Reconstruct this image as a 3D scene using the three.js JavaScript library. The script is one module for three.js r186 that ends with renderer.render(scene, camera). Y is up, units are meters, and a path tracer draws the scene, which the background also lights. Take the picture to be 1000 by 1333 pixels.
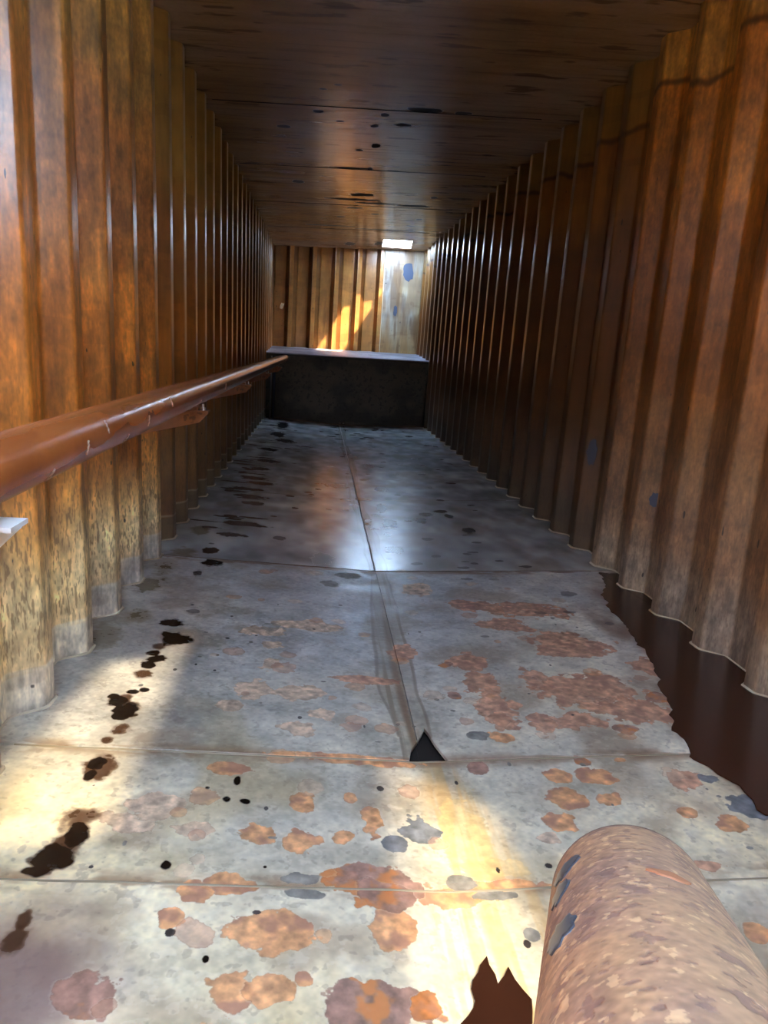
import * as THREE from 'three';
import { mergeGeometries } from 'three/addons/utils/BufferGeometryUtils.js';

// ------------------------------------------------------------------ camera, sky, sun, exposure
const scene = new THREE.Scene();
const W = 1000, H = 1333, F = 988.37;                       // focal length in pixels of the 1000 x 1333 frame
const camera = new THREE.PerspectiveCamera(2 * Math.atan(H / 2 / F) * 180 / Math.PI, W / H, 0.05, 200);
camera.position.set(0, 1.2, 0);
{
  const right = new THREE.Vector3(0.994608, 0.062977, 0.082392), up = new THREE.Vector3(-0.044011, 0.975727, -0.214523), fwd = new THREE.Vector3(0.093902, -0.209741, -0.973238);
  camera.setRotationFromMatrix(new THREE.Matrix4().makeBasis(right, up, fwd.negate()));
}
const renderer = new THREE.WebGLRenderer({ antialias: true });
renderer.setSize(W, H);
renderer.toneMapping = THREE.LinearToneMapping;
renderer.toneMappingExposure = 4.0;
renderer.shadowMap.enabled = true;
const SUN = new THREE.Vector3(1.25, 2.2, 1.0).normalize();    // towards the sun: behind the camera, to the right, high
{                                                            // a bright hazy sky: whiter and brighter towards the horizon and round the sun
  const w = 256, hh = 128, data = new Float32Array(w * hh * 4);
  for (let y = 0; y < hh; y++) for (let x = 0; x < w; x++) {
    const el = ((y + 0.5) / hh - 0.5) * Math.PI, az = ((x + 0.5) / w - 0.5) * 2 * Math.PI, up = Math.max(0, Math.sin(el)), q = Math.pow(1 - up, 3);
    const cos = SUN.x * Math.cos(az) * Math.cos(el) + SUN.y * Math.sin(el) + SUN.z * Math.sin(az) * Math.cos(el), glow = 0.35 * Math.exp((cos - 1) * 6), k = el < 0 ? 0.35 : 1, i = (y * w + x) * 4;
    data[i] = (0.385 + 0.42 * q + glow) * k; data[i + 1] = (0.62 + 0.34 * q + glow * 0.95) * k; data[i + 2] = (1.0 + 0.14 * q + glow * 0.85) * k; data[i + 3] = 1;
  }
  const tex = new THREE.DataTexture(data, w, hh, THREE.RGBAFormat, THREE.FloatType);
  tex.mapping = THREE.EquirectangularReflectionMapping; tex.magFilter = tex.minFilter = THREE.LinearFilter; tex.needsUpdate = true;
  scene.background = tex;
  scene.backgroundIntensity = 12.5;
}
const sun = new THREE.DirectionalLight(0xffeccb, 10.5);
sun.name = 'sun';
sun.position.copy(SUN).multiplyScalar(30);
sun.target.position.set(0, 0, -6);
sun.position.add(sun.target.position);
sun.castShadow = true;
sun.shadow.radius = 3.2;
sun.shadow.mapSize.set(4096, 4096);
Object.assign(sun.shadow.camera, { left: -12, right: 12, top: 12, bottom: -12, near: 1, far: 60 });
scene.add(sun, sun.target);

// ------------------------------------------------------------------ helpers
let seed = 7;
const rnd = () => { seed = (seed * 1664525 + 1013904223) >>> 0; return seed / 4294967296; };
const rr = (a, b) => a + (b - a) * rnd();
const clamp = (x, a = 0, b = 1) => x < a ? a : x > b ? b : x;
const sstep = (a, b, x) => { const t = clamp((x - a) / (b - a)); return t * t * (3 - 2 * t); };
const lerp = (a, b, t) => a + (b - a) * t;
function hash(i, j) { let h = Math.imul(i, 374761393) + Math.imul(j, 668265263) | 0; h = Math.imul(h ^ (h >>> 13), 1274126177); return ((h ^ (h >>> 16)) >>> 0) / 4294967296; }
function vnoise(x, y) {
  const i = Math.floor(x), j = Math.floor(y), fx = x - i, fy = y - j, u = fx * fx * (3 - 2 * fx), v = fy * fy * (3 - 2 * fy);
  const a = hash(i, j), b = hash(i + 1, j), c = hash(i, j + 1), d = hash(i + 1, j + 1);
  return a + (b - a) * u + (c - a) * v + (a - b - c + d) * u * v;
}
function fbm(x, y, n = 4) { let s = 0, a = 0.5, t = 0; for (let k = 0; k < n; k++) { s += a * vnoise(x + k * 17.3, y - k * 9.1); t += a; a *= 0.5; x *= 2.03; y *= 2.03; } return s / t; }
const mix3 = (c, d, t) => { c[0] += (d[0] - c[0]) * t; c[1] += (d[1] - c[1]) * t; c[2] += (d[2] - c[2]) * t; };

// a colour map and a map with height in red and roughness in green, both computed point by point
function paint(w, h, fn, repeat = false) {
  const col = new Uint8Array(w * h * 4), aux = new Uint8Array(w * h * 4), o = { c: [0, 0, 0], rough: 0.5, bump: 0.5 };
  for (let y = 0, i = 0; y < h; y++) for (let x = 0; x < w; x++, i += 4) {
    fn((x + 0.5) / w, (y + 0.5) / h, o);
    col[i] = clamp(o.c[0], 0, 255); col[i + 1] = clamp(o.c[1], 0, 255); col[i + 2] = clamp(o.c[2], 0, 255); col[i + 3] = 255;
    aux[i] = clamp(o.bump) * 255; aux[i + 1] = clamp(o.rough) * 255; aux[i + 2] = 0; aux[i + 3] = 255;
  }
  const make = (data, srgb) => {
    const t = new THREE.DataTexture(data, w, h, THREE.RGBAFormat);
    if (srgb) t.colorSpace = THREE.SRGBColorSpace;
    t.magFilter = THREE.LinearFilter; t.minFilter = THREE.LinearMipmapLinearFilter; t.generateMipmaps = true; t.anisotropy = 8;
    t.wrapS = t.wrapT = repeat ? THREE.RepeatWrapping : THREE.ClampToEdgeWrapping; t.needsUpdate = true;
    return t;
  };
  return { map: make(col, true), aux: make(aux, false) };
}
function surf(name, t, bumpScale, extra = {}) {
  const m = new THREE.MeshPhysicalMaterial({ map: t.map, roughnessMap: t.aux, bumpMap: bumpScale ? t.aux : null, bumpScale, roughness: 1, metalness: 0, ...extra });
  m.name = name;
  return m;
}
const taken = new Map();
function numbered(n) { const k = taken.get(n) || 0; taken.set(n, k + 1); return k ? n + '_' + String(k).padStart(3, '0') : n; }
function mesh(name, geometry, material, parent) { const m = new THREE.Mesh(geometry, material); m.name = name; m.castShadow = m.receiveShadow = true; parent.add(m); return m; }
function group(name, data, pos = [0, 0, 0]) { const g = new THREE.Group(); g.name = numbered(name); g.position.set(...pos); g.userData = data; scene.add(g); return g; }

// tunnel measures: x across, y up, d = distance ahead of the camera (z = -d)
const PITCH = 0.43807;
const lerpY = (x) => 2.857 + (x + 0.87) * 0.08 / 2.645;      // ceiling height
const floorY = (x) => x < 0.38 ? -0.065 * (x + 0.86) / 1.24 : -0.065 + (x - 0.38) * 0.042 / 1.42;   // shallow V-shaped floor
const END = 14.1, BULK = 12.45, REAR = -1.3;

// ------------------------------------------------------------------ surfaces
// Marks on the floor: [x, distance, half width, half length]. o b r p x y = bared rust in several tones, g G = bare grey steel, d = small dark pits, k K = black stains, w = brown stains, h = damp
const MARKS = {
  o: [[-0.042, 1.414, 0.089, 0.059], [-0.113, 1.26, 0.05, 0.05], [-0.032, 1.272, 0.045, 0.037], [0.023, 1.296, 0.02, 0.019], [-0.27, 1.451, 0.029, 0.029], [-0.099, 1.751, 0.047, 0.041], [0.004, 1.741, 0.047, 0.05], [0.004, 1.903, 0.043, 0.055], [0.114, 1.756, 0.032, 0.032], [0.145, 1.938, 0.018, 0.023], [0.201, 1.846, 0.032, 0.077], [0.017, 2.152, 0.144, 0.023], [0.209, 2.142, 0.173, 0.027], [-0.207, 2.053, 0.067, 0.033], [-0.16, 1.564, 0.071, 0.036], [-0.235, 1.534, 0.038, 0.035], [0.226, 1.452, 0.053, 0.058], [0.787, 2.063, 0.034, 0.038], [0.92, 2.059, 0.073, 0.051], [0.769, 1.953, 0.062, 0.05], [0.909, 1.937, 0.041, 0.038], [0.73, 1.832, 0.052, 0.042], [1.114, 1.866, 0.023, 0.022], [1.21, 1.809, 0.04, 0.035], [1.052, 1.414, 0.032, 0.032], [1.022, 2.15, 0.02, 0.014], [0.476, 1.589, 0.133, 0.019], [0.373, 1.545, 0.074, 0.031], [0.669, 2.301, 0.045, 0.036]],
  b: [[-0.439, 1.78, 0.076, 0.044], [-0.377, 1.853, 0.069, 0.055], [-0.271, 1.762, 0.044, 0.035], [0.673, 1.766, 0.034, 0.029], [-0.192, 3.152, 0.089, 0.054], [-0.156, 3.002, 0.05, 0.049], [-0.138, 2.81, 0.054, 0.058], [-0.193, 2.583, 0.066, 0.075], [-0.012, 2.58, 0.09, 0.063], [0.066, 2.426, 0.059, 0.051], [-0.018, 2.307, 0.068, 0.051], [-0.25, 2.436, 0.051, 0.045], [0.589, 3.884, 0.084, 0.106], [-0, 3.259, 0.14, 0.058]],
  p: [[0.1, 1.613, 0.049, 0.022], [0.174, 1.585, 0.113, 0.064], [0.208, 1.548, 0.074, 0.052], [0.551, 2.122, 0.034, 0.04], [0.893, 2.144, 0.023, 0.023], [0.19, 1.241, 0.105, 0.061], [-0.392, 1.236, 0.061, 0.058], [0.567, 2.613, 0.029, 0.032], [0.578, 2.895, 0.038, 0.039], [1.352, 2.577, 0.066, 0.051], [1.121, 2.344, 0.038, 0.032]],
  g: [[0.008, 1.593, 0.059, 0.024], [0.027, 1.542, 0.05, 0.015], [0.531, 1.43, 0.017, 0.02], [0.401, 1.597, 0.034, 0.022], [0.468, 1.555, 0.056, 0.018], [0.586, 2.318, 0.037, 0.031], [0.223, 4.084, 0.062, 0.059], [0.113, 3.913, 0.05, 0.054], [0.064, 4.395, 0.069, 0.151]],
  G: [[0.328, 1.789, 0.051, 0.067], [0.254, 1.744, 0.033, 0.029], [1.263, 2.041, 0.03, 0.034], [1.306, 1.886, 0.065, 0.056]],
  r: [[1.195, 2.03, 0.063, 0.059], [1.059, 1.637, 0.045, 0.026], [0.677, 2.926, 0.078, 0.095], [0.692, 2.719, 0.073, 0.111], [0.693, 2.494, 0.062, 0.142], [0.703, 2.419, 0.039, 0.056], [1.153, 3.127, 0.178, 0.144], [0.923, 2.751, 0.075, 0.1], [1.105, 2.646, 0.214, 0.147], [1.193, 2.486, 0.16, 0.12], [0.948, 2.403, 0.111, 0.067], [0.836, 2.388, 0.049, 0.077], [0.78, 2.535, 0.029, 0.037], [0.216, 2.729, 0.11, 0.042], [0.413, 3.024, 0.053, 0.091], [1.114, 3.561, 0.199, 0.114], [0.85, 3.616, 0.14, 0.093], [0.943, 3.346, 0.112, 0.081], [1.446, 2.858, 0.1, 0.077]],
  y: [[0.44, 1.808, 0.063, 0.202], [0.49, 1.65, 0.098, 0.034]],
  x: [[0.268, 1.244, 0.031, 0.036]],
  d: [[0.556, 5.974, 0.038, 0.178], [0.574, 5.485, 0.052, 0.126], [0.53, 5.107, 0.032, 0.066], [0.531, 4.72, 0.055, 0.095], [0.202, 6.89, 0.109, 0.119], [0.609, 6.815, 0.057, 0.115], [0.588, 8.166, 0.059, 0.162], [0.891, 5.769, 0.049, 0.056], [1.032, 5.892, 0.057, 0.058], [0.82, 5.551, 0.041, 0.078], [1.066, 5.726, 0.037, 0.055], [1.131, 5.275, 0.04, 0.071], [1.962, 6.644, 0.059, 0.111]],
  k: [[-0.579, 3.168, 0.057, 0.045], [-0.59, 2.831, 0.023, 0.022], [-0.571, 2.782, 0.028, 0.028], [-0.585, 2.723, 0.022, 0.034], [-0.555, 2.513, 0.02, 0.018], [-0.593, 2.495, 0.023, 0.017], [-0.646, 2.451, 0.015, 0.017], [-0.62, 2.415, 0.029, 0.027], [-0.581, 2.36, 0.036, 0.047], [-0.589, 2.322, 0.023, 0.03], [-0.584, 2.044, 0.021, 0.032], [-0.585, 1.979, 0.018, 0.027], [-0.573, 1.629, 0.038, 0.043], [-0.595, 1.577, 0.033, 0.015], [-0.544, 1.718, 0.025, 0.041], [-0.2, 1.898, 0.01, 0.014], [-0.149, 1.895, 0.012, 0.011], [-0.309, 1.618, 0.011, 0.016], [-0.076, 1.629, 0.006, 0.006], [-0.176, 1.341, 0.006, 0.008], [-0.259, 1.948, 0.006, 0.007], [-0.181, 1.994, 0.009, 0.02], [-0.489, 5.093, 0.121, 0.053], [-0.502, 4.746, 0.084, 0.05], [-0.536, 4.107, 0.057, 0.058], [-0.578, 4.351, 0.034, 0.065], [-0.588, 3.903, 0.027, 0.04], [-0.571, 5.271, 0.041, 0.047], [-0.505, 6.026, 0.118, 0.061], [-0.564, 6.328, 0.123, 0.066], [-0.545, 6.867, 0.106, 0.078], [-0.517, 7.411, 0.1, 0.09], [-0.476, 7.942, 0.124, 0.103], [-0.453, 5.779, 0.079, 0.056], [-0.515, 8.81, 0.119, 0.126], [-0.51, 10.366, 0.1, 0.26], [-0.505, 11.587, 0.078, 0.432], [-0.378, 9.718, 0.114, 0.153], [-0.444, 6.611, 0.104, 0.054]],
  K: [[-0.554, 2.997, 0.042, 0.065], [-0.503, 2.974, 0.042, 0.048]],
  w: [[-0.584, 2.901, 0.026, 0.03], [-0.588, 2.647, 0.032, 0.038], [-0.608, 2.451, 0.022, 0.022], [-0.57, 2.239, 0.034, 0.043], [-0.591, 2.165, 0.022, 0.022], [-0.569, 2.013, 0.048, 0.082], [-0.55, 1.79, 0.056, 0.067], [-0.556, 1.687, 0.039, 0.069], [-0.564, 1.37, 0.023, 0.052], [-0.567, 1.433, 0.018, 0.035]],
  h: [[-0.777, 3.641, 0.091, 0.139], [-0.734, 3.209, 0.066, 0.109], [-0.811, 2.952, 0.063, 0.156], [-0.715, 4.254, 0.082, 0.124], [-0.704, 4.811, 0.065, 0.137], [-0.761, 3.935, 0.068, 0.107]],
};

const TONE = { o: [206, 150, 102], b: [200, 174, 146], r: [190, 144, 114], p: [150, 114, 98], x: [190, 116, 52], y: [204, 176, 116], g: [122, 120, 112], G: [104, 108, 112], d: [44, 38, 36], k: [12, 9, 8], K: [10, 8, 7], w: [58, 36, 24], h: [104, 88, 58] };
const all = [];
for (const t of ['h', 'y', 'b', 'r', 'o', 'p', 'x', 'g', 'G', 'd', 'w', 'k', 'K']) for (const m of MARKS[t]) all.push({ t, x: m[0], d: m[1], rx: m[2], rz: m[3], s: all.length });
seed = 21;
for (let i = 0; i < 130; i++) {                              // small pits and flakes on the far plates
  const d = rr(3.2, 12.2), x = rr(-0.7, 1.6), s = rr(0.4, 1) * lerp(1, 1.5, (d - 3) / 9);
  all.push({ t: d > 4.3 || rnd() < 0.5 ? 'd' : rnd() < 0.5 ? 'g' : 'b', x, d, rx: 0.042 * s, rz: 0.038 * s * rr(0.6, 1.3), s: 300 + i, soft: d < 5 ? 0.5 : 0.95 });
}
for (let i = 0; i < 60; i++) all.push({ t: rnd() < 0.5 ? 'd' : 'g', x: rr(-0.6, 1.3), d: rr(1.1, 3.6), rx: rr(0.003, 0.012), rz: rr(0.003, 0.012), s: 600 + i });
for (let i = 0; i < 70; i++) { const d = rr(1.1, 4.1), s = rr(0.3, 1); all.push({ t: 'orb'[i % 3], x: rr(-0.4, 1.35), d, rx: 0.045 * s, rz: 0.045 * s, s: 700 + i, soft: 0.55 }); }
for (let i = 0; i < 46; i++) { const d = rr(4.6, 12); all.push({ t: 'k', x: -0.6 + rr(-0.16, 0.2), d, rx: rr(0.05, 0.14), rz: rr(0.01, 0.03), s: 800 + i, soft: 0.8 }); }
function floorPaint(x0, x1, d0, d1, w, h, far) {
  const cell = 0.12, nx = Math.ceil((x1 - x0) / cell), nd = Math.ceil((d1 - d0) / cell), grid = Array.from({ length: nx * nd }, () => []);
  for (const m of all) {
    const i0 = Math.max(0, Math.floor((m.x - m.rx * 1.5 - x0) / cell)), i1 = Math.min(nx - 1, Math.floor((m.x + m.rx * 1.5 - x0) / cell));
    const j0 = Math.max(0, Math.floor((m.d - m.rz * 1.5 - d0) / cell)), j1 = Math.min(nd - 1, Math.floor((m.d + m.rz * 1.5 - d0) / cell));
    for (let j = j0; j <= j1; j++) for (let i = i0; i <= i1; i++) grid[j * nx + i].push(m);
  }
  return paint(w, h, (u, v, o) => {
    const x = lerp(x0, x1, u), d = lerp(d0, d1, v), c = o.c;
    const big = fbm(x * 1.7 + 3, d * 1.7, 4), mid = fbm(x * 9, d * (far ? 5 : 9) + 40, far ? 2 : 4), fine = far ? 0.5 : fbm(x * 70, d * 70, 2), scuff = fbm(x * 3 + d * 14, d * 3 - x * 16, 3);
    const warm = clamp(0.75 - (d - 2.0) / 2.4) * 0.8 + (big - 0.5) * 0.7;  // sunlit warmth put into the colour near the camera, over cream staining
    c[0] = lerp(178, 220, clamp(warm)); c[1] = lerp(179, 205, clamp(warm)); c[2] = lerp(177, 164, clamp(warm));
    const tone = 1 + (mid - 0.5) * 0.42 + (fine - 0.5) * 0.2 + (big - 0.5) * 0.35;
    c[0] *= tone; c[1] *= tone; c[2] *= tone;
    mix3(c, [132, 114, 92], sstep(0.5, 0.72, fbm(x * 5 + 21, d * (far ? 3 : 5) - 7, far ? 3 : 5)) * (far ? 0.3 : 0.5));                        // grime
    mix3(c, [84, 74, 66], sstep(0.66, 0.74, fbm(x * 46 + 5, d * 46, 3)) * (far ? 0 : 0.2));                                        // small dirt specks
    mix3(c, [232, 226, 208], sstep(0.6, 0.66, fbm(x * 5 + d * 46, d * 6 - x * 40 + 13, 3)) * (far ? 0.05 : 0.18));                    // fine scratches
    mix3(c, [205, 202, 190], sstep(0.6, 0.8, scuff) * (far ? 0.06 : 0.22));                                  // pale scuffs
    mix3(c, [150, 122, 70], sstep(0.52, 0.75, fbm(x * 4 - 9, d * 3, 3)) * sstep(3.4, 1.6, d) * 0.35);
    o.rough = 0.36 + (mid - 0.5) * 0.3 + (fine - 0.5) * 0.1; o.bump = 0.62 + (mid - 0.5) * 0.36 + (fine - 0.5) * 0.3;
    o.rough = Math.max(o.rough, 0.29);
    if (far) o.rough = clamp(0.235 + (mid - 0.5) * 0.04, 0.16, 0.258);
    mix3(c, [112, 92, 92], sstep(1.05, 0.2, Math.hypot((x + 0.56) / 0.3, (d - 1.26) / 0.26) + (fbm(x * 6, d * 6, 4) - 0.5) * 0.8) * 0.75);     // dark damp corner
    mix3(c, [92, 62, 46], sstep(1.16, 1.5, x + (d - 2) * -0.12 + (fbm(x * 7, d * 7, 4) - 0.5) * 0.5) * sstep(4.4, 3.6, d) * 0.7);  // brown margin on the right
    // the stained run of water along the fold
    const cx = 0.38 + 0.02 * Math.sin(d * 1.7), half = d < 2.3 ? 0.05 + (2.3 - d) * 0.02 : d < 4.24 ? 0.06 + 0.022 * Math.sin(d * 2.2 + 1) : 0.05, q = Math.abs(x - cx + (fbm(x * 6, d * 3, 2) - 0.5) * 0.05) / half;
    const run = sstep(1.05, 0.8, q);
    if (run > 0 && d > 2.15) {
      const streak = fbm(x * 60, d * 1.5, 3);
      mix3(c, [118, 104, 80], run * (0.25 + 0.5 * sstep(0.45, 0.7, streak)) * (d < 4.24 ? 1 : 0.6));
      mix3(c, [88, 72, 54], sstep(0.14, 0.02, Math.abs(q - 0.95)) * 0.4 * (d < 4.6 ? 1 : 0.3));
      mix3(c, [96, 60, 30], sstep(0.35, 0.05, Math.abs(x - cx)/half) * 0.55 * sstep(4.3, 2.4, d));
    }
    if (d < 2.16) {                                          // rust washed down from the notch
      const f = Math.abs(x - 0.42 - (2.16 - d) * 0.08) / (0.06 + (2.16 - d) * 0.22), streak = fbm(x * 40, d * 3 + 7, 3);
      mix3(c, [192, 146, 78], sstep(1.1, 0.3, f) * (0.2 + 0.75 * sstep(0.42, 0.62, streak)) * 0.5);
    }
    // seam wear
    for (const s of [1.57, 2.14, 4.18]) { const k = Math.abs(d - s - 0.03 * x) / 0.05; if (k < 1) mix3(c, [116, 82, 54], (1 - k) * (s > 4 ? 0.95 : 0.6) * sstep(0.4, 0.6, fbm(x * 8, d * 30, 3))); }
    const i = Math.floor((x - x0) / cell), j = Math.floor((d - d0) / cell), list = grid[Math.min(nd - 1, j) * nx + Math.min(nx - 1, i)];
    for (const m of list) {
      const wob = (fbm(x * 11 + m.s * 3.7, d * 11 - m.s, 2) - 0.5) * 1.2 + (fbm(x * 34 + m.s, d * 34, 4) - 0.5) * 1.1 + (fine - 0.5) * 0.25;
      const ex = (x - m.x) / m.rx, ed = (d - m.d) / m.rz, r = Math.sqrt(ex * ex + ed * ed) + wob * 0.75;
      if (r > 1.25) continue;
      const stain = 'kKwh'.includes(m.t), a = (stain ? sstep(1.15, m.t === 'h' || m.t === 'w' ? 0.5 : 0.8, r) : sstep(1.02, 0.95, r)) * (m.soft ?? 1) * (m.t === 'y' ? 0.45 : m.t === 'h' ? 0.6 : m.t === 'w' ? 0.85 : 0.92);
      if (!stain && r > 0.9 && r < 1.14 && m.t !== 'y' && m.t !== 'd') { const rim = sstep(0.9, 0.97, r) * sstep(1.14, 1.02, r); mix3(c, r < 1 ? [70, 50, 36] : [206, 198, 178], rim * 0.22); }
      if ((m.t === 'k' || m.t === 'K') && m.rx < 0.05) mix3(c, [92, 58, 34], sstep(1.25, 0.85, r) * 0.5);
      if (a <= 0) continue;
      const t = TONE[m.t], g = stain || far ? 1 : 0.62 + 0.75 * fbm(x * 44 + m.s, d * 44, 4);
      const cc = [t[0] * g, t[1] * g, t[2] * g];
      if ('oxr'.includes(m.t)) mix3(cc, [150, 106, 88], sstep(0.5, 0.75, fbm(x * 22, d * 22 + m.s, 3)) * 0.7);
      if (m.t === 'p') mix3(cc, [196, 120, 60], sstep(0.5, 0.66, fbm(x * 18, d * 18 + m.s, 4)) * 0.85);
      mix3(c, cc, a);
      if (!stain && m.t !== 'y' && m.t !== 'd') { o.bump -= a * 0.4; o.rough = lerp(o.rough, 0.7, a * 0.7); }
      if (m.t === 'k' || m.t === 'K' || m.t === 'h' || m.t === 'w') o.rough = lerp(o.rough, 0.2, a * 0.7);
    }
  });
}
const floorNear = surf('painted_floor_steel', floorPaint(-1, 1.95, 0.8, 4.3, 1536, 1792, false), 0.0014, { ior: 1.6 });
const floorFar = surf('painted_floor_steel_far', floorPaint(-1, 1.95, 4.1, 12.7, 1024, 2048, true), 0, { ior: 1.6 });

// corrugated walls: u in metres along the unrolled sheet (1 m repeats), v in metres up
function wallPaint(kind, w = 640, h = 1792) {
  const off = { leftNear: 0, leftFar: 31, rightNear: 57, rightFar: 83, end: 120, panel: 140 }[kind];
  const wn = (x, y, sx, sy, n) => {                          // repeats every metre in x
    const a = fbm(x * sx + off, y * sy + off, n), b = fbm((x - 1) * sx + off, y * sy + off, n);
    return lerp(a, b, sstep(0.85, 1, x));
  };
  return paint(w, h, (u, v, o) => {
    const y = v * 3.05 - 0.03, c = o.c, edge = (wn(u, y, 5, 2, 3) - 0.5);
    const blotch = wn(u, y, 4, 2.2, 5), grain = wn(u, y, 60, 9, 3), spk = wn(u, y, 260, 45, 2) * 0.55 + wn(u, y, 150, 26, 2) * 0.45, fine = wn(u, y, 120, 60, 2), tide = fbm(y * 9 + off, u * 1.2, 3);
    const left = kind.startsWith('left'), near = kind.endsWith('Near');
    if (left) {
      c[0] = 196; c[1] = 116; c[2] = 44;
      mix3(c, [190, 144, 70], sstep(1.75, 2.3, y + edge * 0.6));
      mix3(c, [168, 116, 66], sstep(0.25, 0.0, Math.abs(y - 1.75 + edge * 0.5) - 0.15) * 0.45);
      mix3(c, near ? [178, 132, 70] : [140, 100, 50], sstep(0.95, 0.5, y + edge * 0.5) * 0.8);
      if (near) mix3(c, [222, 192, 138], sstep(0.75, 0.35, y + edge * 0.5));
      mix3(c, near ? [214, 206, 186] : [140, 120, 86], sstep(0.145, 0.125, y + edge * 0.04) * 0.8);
      mix3(c, [232, 224, 200], sstep(0.012, 0.0, Math.abs(y - 0.14 - edge * 0.03)) * 0.6);
    } else if (kind === 'panel') {
      c[0] = 158; c[1] = 150; c[2] = 138;  // sky light from the roof slot put into the colour: pale above, browner below
      mix3(c, [150, 112, 66], sstep(1.9, 1.2, y + edge * 0.8) * 0.75);
      mix3(c, [140, 100, 58], sstep(0.5, 0.66, wn(u, y, 6, 0.9, 4)) * 0.5);
    } else if (kind === 'end') {
      c[0] = 174; c[1] = 118; c[2] = 62;
      mix3(c, [196, 150, 84], sstep(0.5, 0.75, wn(u, y, 3, 8, 3)) * 0.4);
    } else {
      c[0] = 132; c[1] = 78; c[2] = 32;
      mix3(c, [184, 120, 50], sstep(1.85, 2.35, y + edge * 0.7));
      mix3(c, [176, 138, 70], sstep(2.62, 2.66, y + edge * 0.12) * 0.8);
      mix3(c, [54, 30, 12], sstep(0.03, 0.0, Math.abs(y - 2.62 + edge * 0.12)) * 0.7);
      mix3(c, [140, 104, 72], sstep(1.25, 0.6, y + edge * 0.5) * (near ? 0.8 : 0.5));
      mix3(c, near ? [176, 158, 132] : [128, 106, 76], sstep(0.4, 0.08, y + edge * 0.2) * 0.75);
    }
    const tone = 1 + (blotch - 0.5) * 0.5 + (grain - 0.5) * (near ? 0.42 : 0.16) + (fine - 0.5) * (near ? 0.24 : 0) + (near ? (wn(u, y, 26, 16, 4) - 0.5) * 0.45 : 0) + (tide - 0.5) * 0.2;
    c[0] *= tone; c[1] *= tone; c[2] *= tone * (1 - (blotch - 0.5) * 0.2);
    mix3(c, [74, 40, 14], sstep(0.6, 0.78, wn(u, y, 7, 1.2, 4)) * (left ? 0.28 : 0.45));                              // brown runs
    mix3(c, [70, 36, 14], sstep(0.62, 0.66, wn(u, y, 3, 9, 3)) * 0.12);
    if (kind !== 'end' && kind !== 'panel') {                                    // vertical flecks, thickest on the pale foot
      const dens = left ? sstep(1.25, 0.5, y) * sstep(0.12, 0.2, y) * (near ? 1 : 0.6) : sstep(1.0, 0.3, y) * 0.35;
      mix3(c, left ? [92, 62, 30] : [60, 38, 22], sstep(0.54, 0.64, spk) * ((near ? 0.05 : 0) + dens * 0.45));
    }
    const farTone = kind === 'rightFar' ? 0.72 : kind === 'leftFar' ? 0.86 : 1; c[0] *= farTone; c[1] *= farTone; c[2] *= farTone;    // far panels darker overall
    mix3(c, [26, 16, 8], sstep(0.9, 0.92, wn(u, y, 34, 12, 2)) * 0.8);
    o.rough = clamp((kind === 'rightNear' ? 0.25 : 0.26) + (blotch - 0.5) * 0.12 + sstep(0.9, 0.3, y) * 0.28, 0.288, 1);
    o.bump = 0.5 + (grain - 0.5) * 0.8 + (fine - 0.5) * 0.6 - sstep(0.54, 0.64, spk) * 0.1;
  }, true);
}
const WALL = {};
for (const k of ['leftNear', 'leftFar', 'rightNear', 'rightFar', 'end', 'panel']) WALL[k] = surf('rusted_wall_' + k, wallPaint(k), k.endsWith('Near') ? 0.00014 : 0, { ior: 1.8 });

// ceiling: dark steel with flaked lines across it
const CEIL = [[-0.359, 6.595, 0.062, 0.065], [-0.307, 8.671, 0.066, 0.098], [-0.058, 5.624, 0.031, 0.031], [0.043, 5.518, 0.03, 0.03], [-0.09, 6.129, 0.045, 0.046], [0.08, 6.349, 0.041, 0.04], [0.352, 6.428, 0.036, 0.062],
  [0.411, 6.125, 0.045, 0.075], [0.681, 5.945, 0.139, 0.071], [0.978, 5.965, 0.065, 0.054], [0.569, 6.357, 0.069, 0.082], [0.408, 7.019, 0.038, 0.126], [0.271, 7.199, 0.034, 0.053], [0.21, 7.903, 0.219, 0.048], [0.411, 7.892, 0.029, 0.097],
  [0.392, 9.215, 0.153, 0.134], [0.335, 9.521, 0.351, 0.095], [0.603, 9.7, 0.267, 0.099], [1.075, 9.744, 0.221, 0.101], [0.37, 10.071, 0.112, 0.08], [1.227, 9.174, 0.05, 0.088], [1.247, 10.719, 0.049, 0.092], [0.197, 10.795, 0.051, 0.061],
  [0.638, 10.458, 0.068, 0.076], [0.074, 11.592, 0.432, 0.071], [0.867, 11.769, 0.429, 0.074], [0.424, 13.516, 0.102, 0.3], [0.931, 13.314, 0.098, 0.3]];
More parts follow.
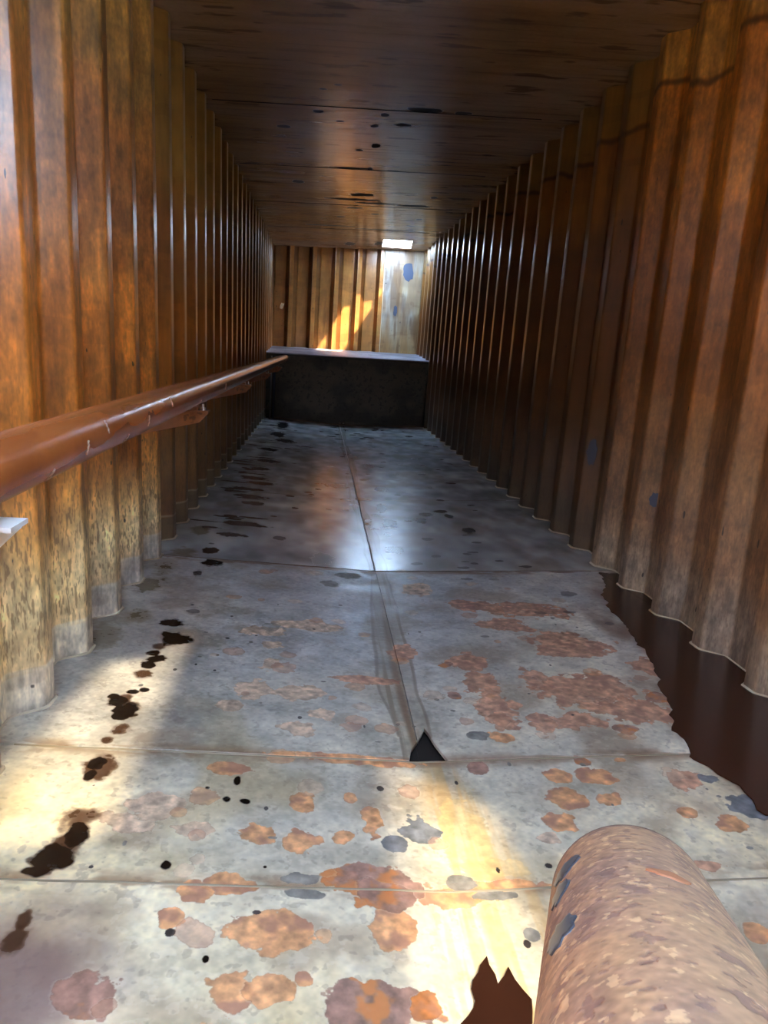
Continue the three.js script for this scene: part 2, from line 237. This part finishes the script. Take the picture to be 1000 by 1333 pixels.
const ceilingSteel = surf('dark_ceiling_steel', paint(1024, 2048, (u, v, o) => {
  const x = lerp(-1.05, 1.95, u), d = lerp(3.8, 14.3, v), c = o.c;
  const big = fbm(x * 1.2, d * 1.6 + 5, 4), across = fbm(x * 2.2, d * 20, 3), fine = fbm(x * 60, d * 60, 2), flakes = fbm(x * 3.2 + 50, d * 15, 4);
  c[0] = 178; c[1] = 142; c[2] = 102;
  mix3(c, [158, 134, 112], sstep(0.4, 0.65, big));
  const tone = 1 + (big - 0.5) * 0.5 + (across - 0.5) * 0.16 + (fine - 0.5) * 0.06;
  c[0] *= tone; c[1] *= tone; c[2] *= tone;
  mix3(c, [40, 30, 24], sstep(0.66, 0.74, flakes) * 0.35);
  mix3(c, [18, 14, 12], sstep(0.66, 0.69, fbm(x * 1.6 + 9, d * 30 + 3, 3)) * 0.12);
  o.rough = Math.min(0.258, 0.235 + (across - 0.5) * 0.1) ; o.bump = 0.55 + (across - 0.5) * 0.9;
  for (const m of CEIL) {
    const ex = (x - m[0]) / m[2], ed = (d - m[1]) / (m[3] * 0.75), r2 = ex * ex + ed * ed;
    if (r2 > 2.2) continue;
    const a = sstep(1.0, 0.85, Math.sqrt(r2) + (fbm(x * 14, d * 14, 3) - 0.5) * 0.9);
    mix3(c, [12, 11, 12], a * 0.92); o.rough = lerp(o.rough, 0.8, a); o.bump -= 0.2 * a;
  }
}), 0.0005, { ior: 1.65 });
// pipes, bulkhead, plain metals
// kept smooth along v by mirroring
function rustPaint(a, b, e, sx, sy, rough, vary = 1, coarse = false, w = 512, h = 512) {
  return paint(w, h, (u, v, o) => {
    const wrap = (f) => lerp(f(u), f(u - 1), sstep(0.85, 1, u)), big = wrap((q) => fbm(q * sx + 11, v * sy, 5)), fine = wrap((q) => fbm(q * sx * 9, v * sy * 9, 3)), c = o.c;
    c[0] = a[0]; c[1] = a[1]; c[2] = a[2];
    mix3(c, b, sstep(0.4, 0.65, big));
    mix3(c, e, sstep(0.6, 0.7, fine) * (coarse ? 0.1 : 0.6));
    const t = coarse ? 1 : 0.85 + 0.3 * fine; c[0] *= t; c[1] *= t; c[2] *= t;
    o.rough = rough + ((big - 0.5) * 0.3 + (fine - 0.5) * 0.15) * vary; o.bump = 0.5 + (fine - 0.5) * 0.9 + (big - 0.5) * 0.4;
  }, true);
}
const railSteel = surf('brown_rail_steel', rustPaint([158, 88, 42], [144, 78, 38], [146, 80, 40], 3, 3, 0.25, 0, true), 0, { ior: 1.8 });
railSteel.map.wrapT = railSteel.roughnessMap.wrapT = THREE.MirroredRepeatWrapping;
const bulkSteel = surf('dark_bulkhead_steel', rustPaint([74, 66, 54], [46, 42, 38], [22, 20, 18], 3, 3, 0.45), 0.001);
const ledgeSteel = surf('grey_ledge_steel', rustPaint([150, 150, 156], [110, 110, 118], [80, 74, 70], 4, 4, 0.4), 0.001);
const bracketSteel = surf('bracket_steel', rustPaint([148, 88, 44], [118, 68, 36], [70, 42, 24], 4, 4, 0.42), 0.0008);
const plain = (name, color, roughness, metalness = 0) => { const m = new THREE.MeshStandardMaterial({ color, roughness, metalness }); m.name = name; return m; };
const weldFold = plain('fold_weld', '#8a7866', 0.28);
const weldRail = plain('scar_weld', '#9a7c64', 0.35);
const weldDull = plain('dull_weld', '#8d8168', 0.5);
const weldPale = plain('pale_weld', '#cbbfa2', 0.42), weldDark = plain('rusty_weld', '#5a4430', 0.55), zinc = plain('zinc', '#d6d8dc', 0.22, 0.85), slate = plain('bare_slate_steel', '#4d5566', 0.35), dark = plain('dark_void_steel', '#17120e', 0.8);

// ------------------------------------------------------------------ large structure
// A bent sheet: rounded profile of one corrugation (a: along the wall, b: outward depth), swept from bottom to top.
const DEPTH = 0.09;
function profile() {
  const p = [[0.075, 0], [0, 0], [-0.078, DEPTH], [-0.285, DEPTH], [-0.363, 0]], out = [[p[0][0], 0, 0, 1]], R = 0.013;
  const push = (a, b, na, nb) => out.push([a, b, na, nb]);
  for (let i = 1; i < p.length - 1; i++) {
    const [ax, ay] = p[i - 1], [bx, by] = p[i], [cx, cy] = p[i + 1];
    const l1 = Math.hypot(bx - ax, by - ay), l2 = Math.hypot(cx - bx, cy - by), d1 = [(bx - ax) / l1, (by - ay) / l1], d2 = [(cx - bx) / l2, (cy - by) / l2];
    for (let k = 0; k <= 6; k++) {
      const t = k / 6, s = [bx - d1[0] * R, by - d1[1] * R], e = [bx + d2[0] * R, by + d2[1] * R];
      const x = (1 - t) * (1 - t) * s[0] + 2 * t * (1 - t) * bx + t * t * e[0], y = (1 - t) * (1 - t) * s[1] + 2 * t * (1 - t) * by + t * t * e[1];
      const tx = lerp(d1[0], d2[0], t), ty = lerp(d1[1], d2[1], t), l = Math.hypot(tx, ty);
      push(x, y, ty / l, -tx / l);
    }
  }
  const q = p[p.length - 1], z = p[p.length - 2], l = Math.hypot(q[0] - z[0], q[1] - z[1]);
  push(q[0], q[1], (q[1] - z[1]) / l, -(q[0] - z[0]) / l);
  return out;
}
const PROFILE = profile();
// place(a, b, v) gives the point at profile (a, b), share v of the height; dir(na, nb) gives the normal that looks into the room
function sheet(place, dir, u0, v0 = 0) {
  const n = PROFILE.length, pos = [], nor = [], uv = [], idx = [], T = 0.006;
  let s = 0; const len = PROFILE.map((q, i) => (s += i ? Math.hypot(q[0] - PROFILE[i - 1][0], q[1] - PROFILE[i - 1][1]) : 0));
  for (const side of [0, 1]) for (const v of [0, 1]) for (let i = 0; i < n; i++) {
    const [a, b, na, nb] = PROFILE[i], P = place(a - na * T * side * -1, b + Math.abs(nb) * T * side, v), N = dir(na, nb);
    pos.push(...P); nor.push(...N.map((q) => side ? -q : q)); uv.push(u0 + len[i], (P[1] + 0.03) / 3.05 + v0 * v);
  }
  for (const side of [0, 1]) for (let i = 0; i < n - 1; i++) { const a = side * 2 * n + i, b = a + 1, c = a + n, d = b + n; idx.push(a, b, c, b, d, c); }
  const g = new THREE.BufferGeometry();
  g.setAttribute('position', new THREE.Float32BufferAttribute(pos, 3)); g.setAttribute('normal', new THREE.Float32BufferAttribute(nor, 3)); g.setAttribute('uv', new THREE.Float32BufferAttribute(uv, 2));
  // winding follows the normals
  const A = new THREE.Vector3(), B = new THREE.Vector3(), C = new THREE.Vector3();
  for (let i = 0; i < idx.length; i += 3) {
    A.fromArray(pos, idx[i] * 3); B.fromArray(pos, idx[i + 1] * 3).sub(A); C.fromArray(pos, idx[i + 2] * 3).sub(A);
    const N = B.cross(C), k = idx[i] * 3;
    if (N.x * nor[k] + N.y * nor[k + 1] + N.z * nor[k + 2] < 0) [idx[i + 1], idx[i + 2]] = [idx[i + 2], idx[i + 1]];
  }
  g.setIndex(idx);
  return g;
}
function beadAlong(points, r, wobble = 0.002) {
  const pts = points.map((p) => new THREE.Vector3(p[0] + rr(-wobble, wobble), p[1] + rr(-wobble, wobble) * 0.4, p[2] + rr(-wobble, wobble)));
  return new THREE.TubeGeometry(new THREE.CatmullRomCurve3(pts, false, 'catmullrom', 0.1), pts.length * 3, r, 6, false);
}
function sideWall(name, sgn, d0, xb, xt, y0, y1) {
  const g = group(name, { kind: 'structure', label: sgn < 0 ? 'left wall of rusty corrugated steel sheet, golden brown above a pale flecked foot' : 'right wall of dark rusty corrugated steel sheet, glossy in the middle' });
  const kMin = Math.ceil((REAR - d0) / PITCH), kMax = Math.ceil((END - d0) / PITCH);
  for (let k = kMin; k <= kMax; k++) {
    const d = d0 + k * PITCH, base = d < BULK ? 0 : 0;
    const cut = sgn > 0 && k >= -8 && k <= -5 ? 0.98 : 0;       // made-up gap: behind the camera the right wall is cut low to admit sun
    const place = (a, b, v) => [lerp(xb, xt, v) + sgn * b, lerp(y0 - 0.012, y1(lerp(xb, xt, v) + sgn * b) + 0.004 - cut, v), -(d + a)];
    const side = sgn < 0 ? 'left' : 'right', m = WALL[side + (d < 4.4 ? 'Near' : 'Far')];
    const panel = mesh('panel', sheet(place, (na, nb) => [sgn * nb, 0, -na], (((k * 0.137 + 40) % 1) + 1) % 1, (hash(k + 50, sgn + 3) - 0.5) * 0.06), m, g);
    if (d < BULK + 0.3) mesh('weld_bead', beadAlong(PROFILE.filter((_, i) => i % 2 === 0).map((q) => [xb + sgn * q[1] - sgn * 0.004, y0 + 0.002, -(d + q[0])]), 0.0065), weldPale, panel);
  }
  return g;
}
const wallLeft = sideWall('wall_left', -1, 2.3436, -0.825, -0.87, 0, (x) => lerpY(x));
const wallRight = sideWall('wall_right', 1, 3.0504, 1.745, 1.775, -0.023, (x) => lerpY(x));
// peeled spots of bare slate-grey steel on the right wall
function spot(parent, x, y, d, w, h, sd, normal) {
  seed = sd;
  const s = new THREE.Shape();
  for (let i = 0; i < 18; i++) { const a = i / 18 * Math.PI * 2, r = 1 + rr(-0.16, 0.16); i ? s.lineTo(Math.cos(a) * w * r, Math.sin(a) * h * r) : s.moveTo(Math.cos(a) * w * r, Math.sin(a) * h * r); }
  const m = mesh('bare_patch', new THREE.ExtrudeGeometry(s, { depth: 0.0015, bevelEnabled: false }), slate, parent);
  m.position.set(x, y, -d); m.lookAt(new THREE.Vector3(x, y, -d).add(normal));
  m.userData.label = 'bare slate grey spot where the rust has flaked off';
}
const slantR = new THREE.Vector3(-0.655, 0, 0.756);
spot(wallRight, 1.784, 0.63, 4.758, 0.035, 0.085, 5, slantR);
spot(wallRight, 1.828, 0.50, 3.86, 0.03, 0.04, 6, slantR);

const wallBack = group('wall_back', { kind: 'structure', label: 'corrugated end wall above the ledge, lit by the opening in the ceiling' });
for (let k = 0; k < 5; k++) {
  const x = -0.583 + k * 0.4, q = 0.4 / PITCH;
  mesh('panel', sheet((a, b, v) => [x + a * q, lerp(1.0, lerpY(x + a * q) + 0.004, v), -(END + b)], (na, nb) => [na, 0, nb], (k * 0.31) % 1), WALL.end, wallBack);
}
{
  const g = new THREE.BoxGeometry(0.86, 1.95, 0.008), p = g.attributes.position, uv = g.attributes.uv;
  for (let i = 0; i < p.count; i++) uv.setXY(i, p.getX(i) + 0.5, (p.getY(i) + 2.0) / 3.05);
  mesh('panel', g.translate(1.086 + 0.43, 1.98, -END - 0.004), WALL.panel, wallBack);
  mesh('weld_bead', beadAlong([[1.085, 1.05, -END + 0.002], [1.085, 2, -END + 0.002], [1.085, 2.9, -END + 0.002]], 0.008), weldPale, wallBack);
}
spot(wallBack, 1.52, 2.56, END - 0.002, 0.1, 0.15, 8, new THREE.Vector3(0, 0, 1));
spot(wallBack, 1.33, 1.88, END - 0.002, 0.035, 0.1, 9, new THREE.Vector3(0, 0, 1));

// floor: plates on both sides of the fold, with open joints over a dark underlay
const floor = group('floor', { kind: 'structure', label: 'floor of stained grey steel plates dipping to a fold in the middle' });
const JOINTS = [[REAR - 0.1, REAR - 0.1], [1.545, 1.6], [2.112, 2.2], [4.175, 4.265], [6.2, 6.4], [8.36, 8.5], [10.5, 10.6], [BULK + 0.02, BULK + 0.02]];
const jointAt = (j, x) => lerp(JOINTS[j][0], JOINTS[j][1], (x + 0.86) / 2.66);
function plate(outline, x0, x1, thick, uvBox, lift = 0, bevelEnabled = true) {       // outline: [x, d]; the plate follows the fall of the floor
  const s = new THREE.Shape(outline.map(([x, d]) => new THREE.Vector2(x, d)));
  const g = new THREE.ExtrudeGeometry(s, { depth: thick, bevelEnabled, bevelThickness: 0.0015, bevelSize: 0.0015, bevelOffset: -0.0015, bevelSegments: 1, steps: 1 });
  const p = g.attributes.position, uv = [], [a0, a1, b0, b1] = uvBox;
  for (let i = 0; i < p.count; i++) {
    const x = p.getX(i), d = p.getY(i), z = p.getZ(i);
    uv.push((x - a0) / (a1 - a0), (d - b0) / (b1 - b0));
    p.setXYZ(i, x, floorY(clamp(x, x0, x1)) + lift + z - thick - 0.0015, -d);
  }
  g.setAttribute('uv', new THREE.Float32BufferAttribute(uv, 2));
  g.computeVertexNormals();
  return g;
}
for (let j = 0; j < 2; j++) {                                // the nearest two plates are folded, not split
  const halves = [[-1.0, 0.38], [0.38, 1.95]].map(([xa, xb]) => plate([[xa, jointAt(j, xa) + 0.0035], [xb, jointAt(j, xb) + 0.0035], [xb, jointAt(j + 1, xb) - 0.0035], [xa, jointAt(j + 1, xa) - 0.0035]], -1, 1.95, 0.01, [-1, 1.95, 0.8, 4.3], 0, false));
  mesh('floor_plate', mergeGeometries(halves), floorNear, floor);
}
for (let j = 2; j < JOINTS.length - 1; j++) for (const s of [-1, 1]) {
  const xa = s < 0 ? -1.0 : 0.3803, xb = s < 0 ? 0.3797 : 1.95, gap = 0.0035, near = j < 3;
  let o = [[xa, jointAt(j, xa) + gap], [xb, jointAt(j, xb) + gap], [xb, jointAt(j + 1, xb) - gap], [xa, jointAt(j + 1, xa) - gap]];
  if (j === 2) {                                             // the torn notch at the foot of the fold
    o = s < 0 ? [[xa, o[0][1]], [0.338, jointAt(j, 0.338) + gap], [0.352, 2.22], [0.3785, 2.275], [xb, o[2][1]], [xa, o[3][1]]]
      : [[0.462, jointAt(j, 0.462) + gap], [xb, o[1][1]], [xb, o[2][1]], [xa, o[3][1]], [0.3815, 2.28], [0.398, 2.32], [0.414, 2.365], [0.424, 2.33], [0.436, 2.26]];
  }
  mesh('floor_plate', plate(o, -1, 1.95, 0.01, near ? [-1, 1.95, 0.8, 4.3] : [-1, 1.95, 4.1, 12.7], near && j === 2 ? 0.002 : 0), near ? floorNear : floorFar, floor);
}
for (const [xa, xb] of [[-1.0, 0.38], [0.38, 1.95]]) mesh('underlay', plate([[xa, REAR - 0.1], [xb, REAR - 0.1], [xb, BULK], [xa, BULK]], -1, 1.95, 0.02, [0, 1, 0, 1], -0.03), dark, floor);
{                                                            // joint beads: a rusty run along the fold and thin pale lips at the cross joints
  const pts = []; for (let d = 4.25; d < BULK; d += 0.12) pts.push([0.38, floorY(0.38) + 0.001, -d]);
  mesh('weld_bead', beadAlong(pts, 0.005, 0.003), weldFold, floor);
  for (const j of [1, 2, 3, 4, 5, 6]) {
    const q = []; for (let x = -0.84; x < 1.75; x += 0.07) q.push([x, floorY(x) - 0.003, -jointAt(j, x)]);
    mesh('weld_bead', beadAlong(q, j === 3 ? 0.008 : 0.004, 0.0025), j < 3 ? weldDull : weldDark, floor);
  }
}

// ceiling plates; the near one has two made-up openings, added out of view to let the sun down, the last one the opening over the ledge
const ceiling = group('ceiling', { kind: 'structure', label: 'dark brown flaking steel plate ceiling over the passage' });
function ceilingPlate(d0, d1, holes = []) {
  const s = new THREE.Shape([[-1.05, d0 + 0.003], [1.95, d0 + 0.003], [1.95, d1 - 0.003], [-1.05, d1 - 0.003]].map((q) => new THREE.Vector2(...q)));
  for (const h of holes) s.holes.push(new THREE.Path(h.map((q) => new THREE.Vector2(...q))));
  const g = new THREE.ExtrudeGeometry(s, { depth: 0.012, bevelEnabled: false }), p = g.attributes.position, uv = [];
  for (let i = 0; i < p.count; i++) { const x = p.getX(i), d = p.getY(i); uv.push((x + 1.05) / 3, (d - 3.8) / 10.5); p.setXYZ(i, x, lerpY(x) + p.getZ(i), -d); }
  g.setAttribute('uv', new THREE.Float32BufferAttribute(uv, 2)); g.computeVertexNormals();
  mesh('ceiling_plate', g, ceilingSteel, ceiling);
}
const lift = ([x, d]) => [x + 1.648, d - 1.318];              // where the sun meets the ceiling for a point of the floor
ceilingPlate(REAR, 4.0, [
  [[-0.457, 3.158], [-0.563, 2.769], [-0.717, 2.706], [-0.8, 2.0], [-0.72, 1.65], [-0.458, 1.72], [-0.45, 2.3]].map(lift),
  [[-0.7, -1.1], [0.25, -1.1], [0.25, 0.1], [-0.7, 0.1]],
]);
{                                                            // unseen bars added over the roof opening and wall gap to soften the sun
  const bars = []; for (let x = 0.8; x < 1.25; x += 0.03) bars.push(new THREE.BoxGeometry(0.0222, 0.005, 1.7).translate(x, lerpY(x) + 0.024, -1.1));
  for (let i = 0, y = 1.96; y < 2.94; i++, y += 0.045) { const e = Math.abs((y - 2.46) / 0.5); bars.push(new THREE.BoxGeometry(0.012, 0.045 * lerp(0.2, 0.97, e * e), 1.9).translate(1.83, y, -0.2)); }
  for (let d = -0.72; d < 1.06; d += 0.06) { const e = clamp(Math.abs((d - 0.3) / 0.8)); bars.push(new THREE.BoxGeometry(0.012, 1.02, 0.06 * lerp(0.08, 0.95, e * e)).translate(1.845, 2.43, -d)); }
  mesh('added_sun_bars', mergeGeometries(bars), dark, ceiling).userData.kind = 'structure';
}
for (const [a, b] of [[4, 6], [6, 7.95], [7.95, 9.9], [9.9, 11.9]]) ceilingPlate(a, b);
ceilingPlate(11.9, END + 0.25, [[[0.953, 12.83], [1.417, 12.83], [1.5, 13.8], [0.995, 13.72]]]);
for (const j of [4, 6, 7.95, 9.9, 11.9]) mesh('leak_strip', new THREE.BoxGeometry(3, 0.01, 0.12).rotateZ(Math.atan(0.08 / 2.645)).translate(0.45, lerpY(0.45) + 0.018, -j), dark, ceiling);  // unseen strips added above the joints to stop light leaking in
for (const j of [6, 7.95, 9.9, 11.9]) { const q = []; for (let x = -0.84; x < 1.76; x += 0.2) q.push([x, lerpY(x) + 0.002, -j]); mesh('joint_strip', beadAlong(q, 0.006, 0.002), dark, ceiling); }

// the wall behind the camera
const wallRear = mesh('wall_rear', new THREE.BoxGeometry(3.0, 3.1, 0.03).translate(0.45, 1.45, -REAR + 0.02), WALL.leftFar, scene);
wallRear.userData = { kind: 'structure', label: 'rusty steel plate wall behind the camera' };

// ------------------------------------------------------------------ things
const box = (w, h, d, x, y, z) => new THREE.BoxGeometry(w, h, d).translate(x, y, z);
// the bulkhead: a closed steel step below the end wall
{
  const b = group('bulkhead', { label: 'dark steel bulkhead step across the far end with a pale ledge on top', category: 'bulkhead' }, [0, 0, -BULK]);
  const s = new THREE.Shape([[-0.93, -0.01], [0.38, -0.075], [1.87, -0.02], [1.87, 1.035], [-0.93, 1.02]].map((q) => new THREE.Vector2(...q)));
  mesh('front_plate', new THREE.ExtrudeGeometry(s, { depth: 0.012, bevelEnabled: false }).translate(0, 0, -0.012), bulkSteel, b);
  const l = new THREE.BoxGeometry(2.84, 0.014, 1.76, 8, 1, 4), p = l.attributes.position;
  for (let i = 0; i < p.count; i++) { const z = p.getZ(i), x = p.getX(i); p.setXYZ(i, x + 0.47, p.getY(i) + 1.03 + (0.88 - z) * 0.055 + x * 0.006, z - 0.86); }
  l.computeVertexNormals();
  mesh('ledge', l, ledgeSteel, b).userData.label = 'pale steel ledge';
  mesh('corner_post', new THREE.CylinderGeometry(0.022, 0.022, 0.98, 12).translate(-0.70, 0.49, 0.06), plain('blue_black_steel', '#39404f', 0.25), b);
  mesh('side_plate', box(0.01, 0.98, 0.34, -0.745, 0.49, 0.17), bulkSteel, b);
  for (const x of [0.385, 0.44]) mesh('bright_dot', new THREE.SphereGeometry(0.017, 10, 8).scale(1.3, 0.8, 0.6).translate(x, -0.03, 0.006), zinc, b);  // two small bright dots at the foot of the front plate
  const t = [];
  for (let x = -0.7; x < 1.75; x += 0.08) t.push([x, floorY(x) + 0.003, 0.006]);
  mesh('weld_bead', beadAlong(t, 0.012, 0.003), weldDark, b);
}
// a bent tab on the end wall
{
  const t = group('wall_tab', { label: 'small bent pale metal tab near the left edge of the end wall', category: 'tab' }, [-0.70, 1.83, -END + 0.02]);
  mesh('flange', box(0.055, 0.10, 0.004, 0, 0, 0).rotateZ(-0.3), zinc, t);
  mesh('lip', box(0.004, 0.10, 0.06, 0.03, 0.01, 0.03).rotateZ(-0.3), zinc, t);
}
// handrail: a long pipe on cantilever brackets
{
  const skylitPaint = plain('skylit_bracket_paint', '#c9c6c0', 0.3);  // near bracket: pale gloss paint, with sky glare put into its colour
  const RX = -0.525, RY = 0.967, R = 0.055, D0 = -0.6, D1 = 12.0;
  const h = group('handrail', { label: 'long brown pipe handrail running along the left wall on bracket arms', category: 'handrail' }, [RX, 0, -D0]);
  const shape = [[0.0, 0], [R - 0.006, 0], [R, 0.006]], N = 60;
  for (let i = 1; i < N; i++) shape.push([R, (D1 - D0) * i / N]);
  shape.push([R, D1 - D0 - 0.006], [R - 0.006, D1 - D0], [R - 0.012, D1 - D0], [R - 0.012, D1 - D0 - 0.2], [0, D1 - D0 - 0.2]);
  const g = new THREE.LatheGeometry(shape.map((q) => new THREE.Vector2(...q)), 40), uv = g.attributes.uv, p = g.attributes.position;
  for (let i = 0; i < uv.count; i++) uv.setXY(i, uv.getX(i), p.getY(i) * 1.6);
  g.rotateX(-Math.PI / 2).translate(0, RY, 0);
  mesh('pipe', g, railSteel, h);
  const ringAt = (d, k) => {                                  // small weld scars on the pipe
    const a0 = k * 0.5 - 0.9, q = [];
    for (let i = 0; i <= 6; i++) { const a = a0 + i * 0.09; q.push([Math.cos(a) * (R + 0.0005), RY + Math.sin(a) * (R + 0.0005), -(d - D0) + (i % 2) * 0.004]); }
    mesh('weld_scar', beadAlong(q, 0.0022, 0.0006), weldRail, h);
  };
  [1.42, 1.62, 1.78, 1.98, 2.2, 2.55, 3.2, 4.0].forEach((d, i) => ringAt(d, i % 3));
  for (const d of [1.2, 3.3, 5.4, 7.5, 9.65]) {               // arm: tapered web under a flange, a saddle and a bolt
    const w = new THREE.Shape([[-0.42, 0], [0.07, 0], [d < 2 ? -0.04 : 0.03, d < 2 ? -0.11 : -0.045], [-0.42, -0.16]].map((q) => new THREE.Vector2(...q)));
    const br = mesh('bracket', mergeGeometries([new THREE.ExtrudeGeometry(w, { depth: 0.01, bevelEnabled: true, bevelSize: 0.0015, bevelThickness: 0.0015, bevelSegments: 1 }).translate(0, 0, -0.005),
      box(0.49, 0.008, 0.07, -0.175, 0.004, 0).toNonIndexed()].map((q) => { q.deleteAttribute('uv1'); return q; })), bracketSteel, h);
    br.position.set(0, RY - R - 0.022, -(d - D0));
    mesh('saddle', box(0.05, 0.016, 0.05, 0, 0.014, 0), bracketSteel, br);
    if (d < 2) { br.material = skylitPaint; continue; }
    const bolt = mergeGeometries([new THREE.CylinderGeometry(0.013, 0.013, 0.012, 6).translate(0.045, 0.014, 0.012), new THREE.CylinderGeometry(0.006, 0.006, 0.028, 10).translate(0.045, 0.02, 0.012)]);
    mesh('bolt', bolt, zinc, br).userData.label = 'bright bolt';
  }
}
// the near pipe, cut off square, sloping down ahead of the camera
{
  const dir = new THREE.Vector3(0.339, -0.394, -0.855).normalize(), R = 0.075, rim = new THREE.Vector3(0.322, 1.2 - 0.51, -0.612), L = 1.35;
  const base = rim.clone().addScaledVector(dir, -L);
  const t = group('cut_pipe', { label: 'thick pitted rusty pipe with a cut end in the near right corner', category: 'pipe' }, [base.x, 0, base.z]);
  const tex = paint(1024, 1024, (u, v, o) => {
    const c = o.c, wrap = (f) => lerp(f(u), f(u - 1), sstep(0.9, 1, u)), y = v * 1.35;
    const big = wrap((q) => fbm(q * 5 + 3, y * 7, 4)), mid = wrap((q) => fbm(q * 22, y * 40, 4)), fine = wrap((q) => fbm(q * 90, y * 170, 2)), pit = wrap((q) => fbm(q * 44 + 80, y * 88, 4));
    c[0] = 172; c[1] = 134; c[2] = 100;
    mix3(c, [150, 118, 96], sstep(0.35, 0.7, big)); mix3(c, [186, 146, 104], sstep(0.45, 0.8, mid) * 0.6);
    const k = 0.7 + 0.32 * fine; c[0] *= k; c[1] *= k; c[2] *= k;
    mix3(c, [96, 72, 66], sstep(0.58, 0.72, pit) * 0.5); mix3(c, [216, 180, 130], sstep(0.66, 0.71, wrap((q) => fbm(q * 60 + 9, y * 120, 4))) * 0.5);
    mix3(c, [66, 50, 46], sstep(0.02, 0.004, Math.abs(y - 1.35)) * 0.8);
    o.rough = 0.62 + (big - 0.5) * 0.3; o.bump = 0.5 + (mid - 0.5) * 0.3 - sstep(0.6, 0.68, pit) * 0.25 + (fine - 0.5) * 0.15;
  }, false);
  const shape = [[0, 0], [R - 0.004, 0], [R, 0.004]];
  for (let i = 1; i < 20; i++) shape.push([R, L * i / 20]);
  shape.push([R, L - 0.006], [R - 0.002, L - 0.002], [R - 0.006, L], [R - 0.012, L], [R - 0.012, L - 0.3], [0, L - 0.3]);
  const g = new THREE.LatheGeometry(shape.map((q) => new THREE.Vector2(...q)), 64), uv = g.attributes.uv, p = g.attributes.position;
  for (let i = 0; i < uv.count; i++) uv.setY(i, clamp(p.getY(i) / L, 0.002, 0.998));
  const m = mesh('pipe', g, surf('pitted_pipe_steel', tex, 0.002), t);
  m.position.set(0, base.y, 0); m.quaternion.setFromUnitVectors(new THREE.Vector3(0, 1, 0), dir);
  const chip = (along, ang, w, l, mat, name) => {             // flaked spots on the shell
    seed = Math.round(along * 1000);
    const pos = [], idx = [], n = 20, rings = 5, edge = Array.from({ length: n }, () => 1 + rr(-0.25, 0.25));
    for (let k = 0; k <= rings; k++) for (let i = 0; i < n; i++) {   // the last ring drops to the shell
      const g = i / n * Math.PI * 2, f = Math.min(1, (k + 0.02) / (rings - 1)) * edge[i], a = ang + Math.cos(g) * w * f / R, rad = R + (k === rings ? -0.0005 : 0.0012);
      pos.push(Math.sin(a) * rad, along + Math.sin(g) * l * f, Math.cos(a) * rad);
    }
    for (let k = 0; k < rings; k++) for (let i = 0; i < n; i++) { const c = k * n + i, d = k * n + (i + 1) % n; idx.push(c, c + n, d, d, c + n, d + n); }
    const q = new THREE.BufferGeometry(); q.setAttribute('position', new THREE.Float32BufferAttribute(pos, 3)); q.setIndex(idx);
    q.computeVertexNormals();
    return mesh(name, q, mat, m);
  };
  const post = new THREE.CylinderGeometry(0.04, 0.04, base.y + 0.06, 24).translate(0, (base.y + 0.0) / 2 - 0.03, 0);
  mesh('post', post, bracketSteel, t);
  mesh('foot_plate', box(0.2, 0.012, 0.2, 0, floorY(base.x) + 0.004, 0), bracketSteel, t);
  const sl = plain('slate_chip', '#3c4046', 0.3), og = plain('orange_scrape', '#94603f', 0.7);
  chip(L - 0.09, -1.42, 0.016, 0.022, sl, 'flaked_spot'); chip(L - 0.15, -1.5, 0.012, 0.024, sl, 'flaked_spot'); chip(L - 0.27, -1.42, 0.014, 0.024, sl, 'flaked_spot'); chip(L - 0.2, -0.3, 0.015, 0.009, og, 'flaked_spot');
}
// puddles: thin films with an irregular shore
function puddle(label, outline, mat) {
  const pts = []; seed = Math.round(outline[0][0] * 997 + 5000);
  for (let i = 0; i < outline.length; i++) {
    const [ax, ad] = outline[i], [bx, bd] = outline[(i + 1) % outline.length], n = Math.max(2, Math.round(Math.hypot(bx - ax, bd - ad) / 0.025));
    for (let k = 0; k < n; k++) { const t = k / n, px = lerp(ax, bx, t), pd = lerp(ad, bd, t); pts.push([px + (fbm(pd * 9, px * 9, 4) - 0.5) * 0.11 + rr(-0.003, 0.003), pd + (fbm(px * 11 + 7, pd * 11, 4) - 0.5) * 0.06]); }
  }
  const g = plate(pts, -1, 1.95, 0.0012, [0, 1, 0, 1], 0.0042), m = mesh(numbered('puddle'), g, mat, scene);
  m.userData = { label, category: 'puddle' };
}
const wet = plain('brown_water', '#3a2016', 0.22), wetRust = plain('rusty_water', '#2c170e', 0.22), damp = plain('olive_water', '#5a4a30', 0.3);
puddle('long dark brown puddle along the foot of the right wall', [[1.73, 4.25], [1.53, 3.62], [1.52, 3.15], [1.445, 2.78], [1.33, 2.45], [1.27, 2.14], [1.31, 2.03], [1.34, 1.85], [1.86, 1.75], [1.86, 3.0], [1.86, 4.2]], wet);
puddle('reddish brown puddle on the nearest floor plate left of the cut pipe', [[0.424, 1.365], [0.36, 1.31], [0.31, 1.2], [0.30, 1.1], [0.48, 1.1], [0.497, 1.256], [0.462, 1.336], [0.44, 1.3]], wetRust);

renderer.render(scene, camera);
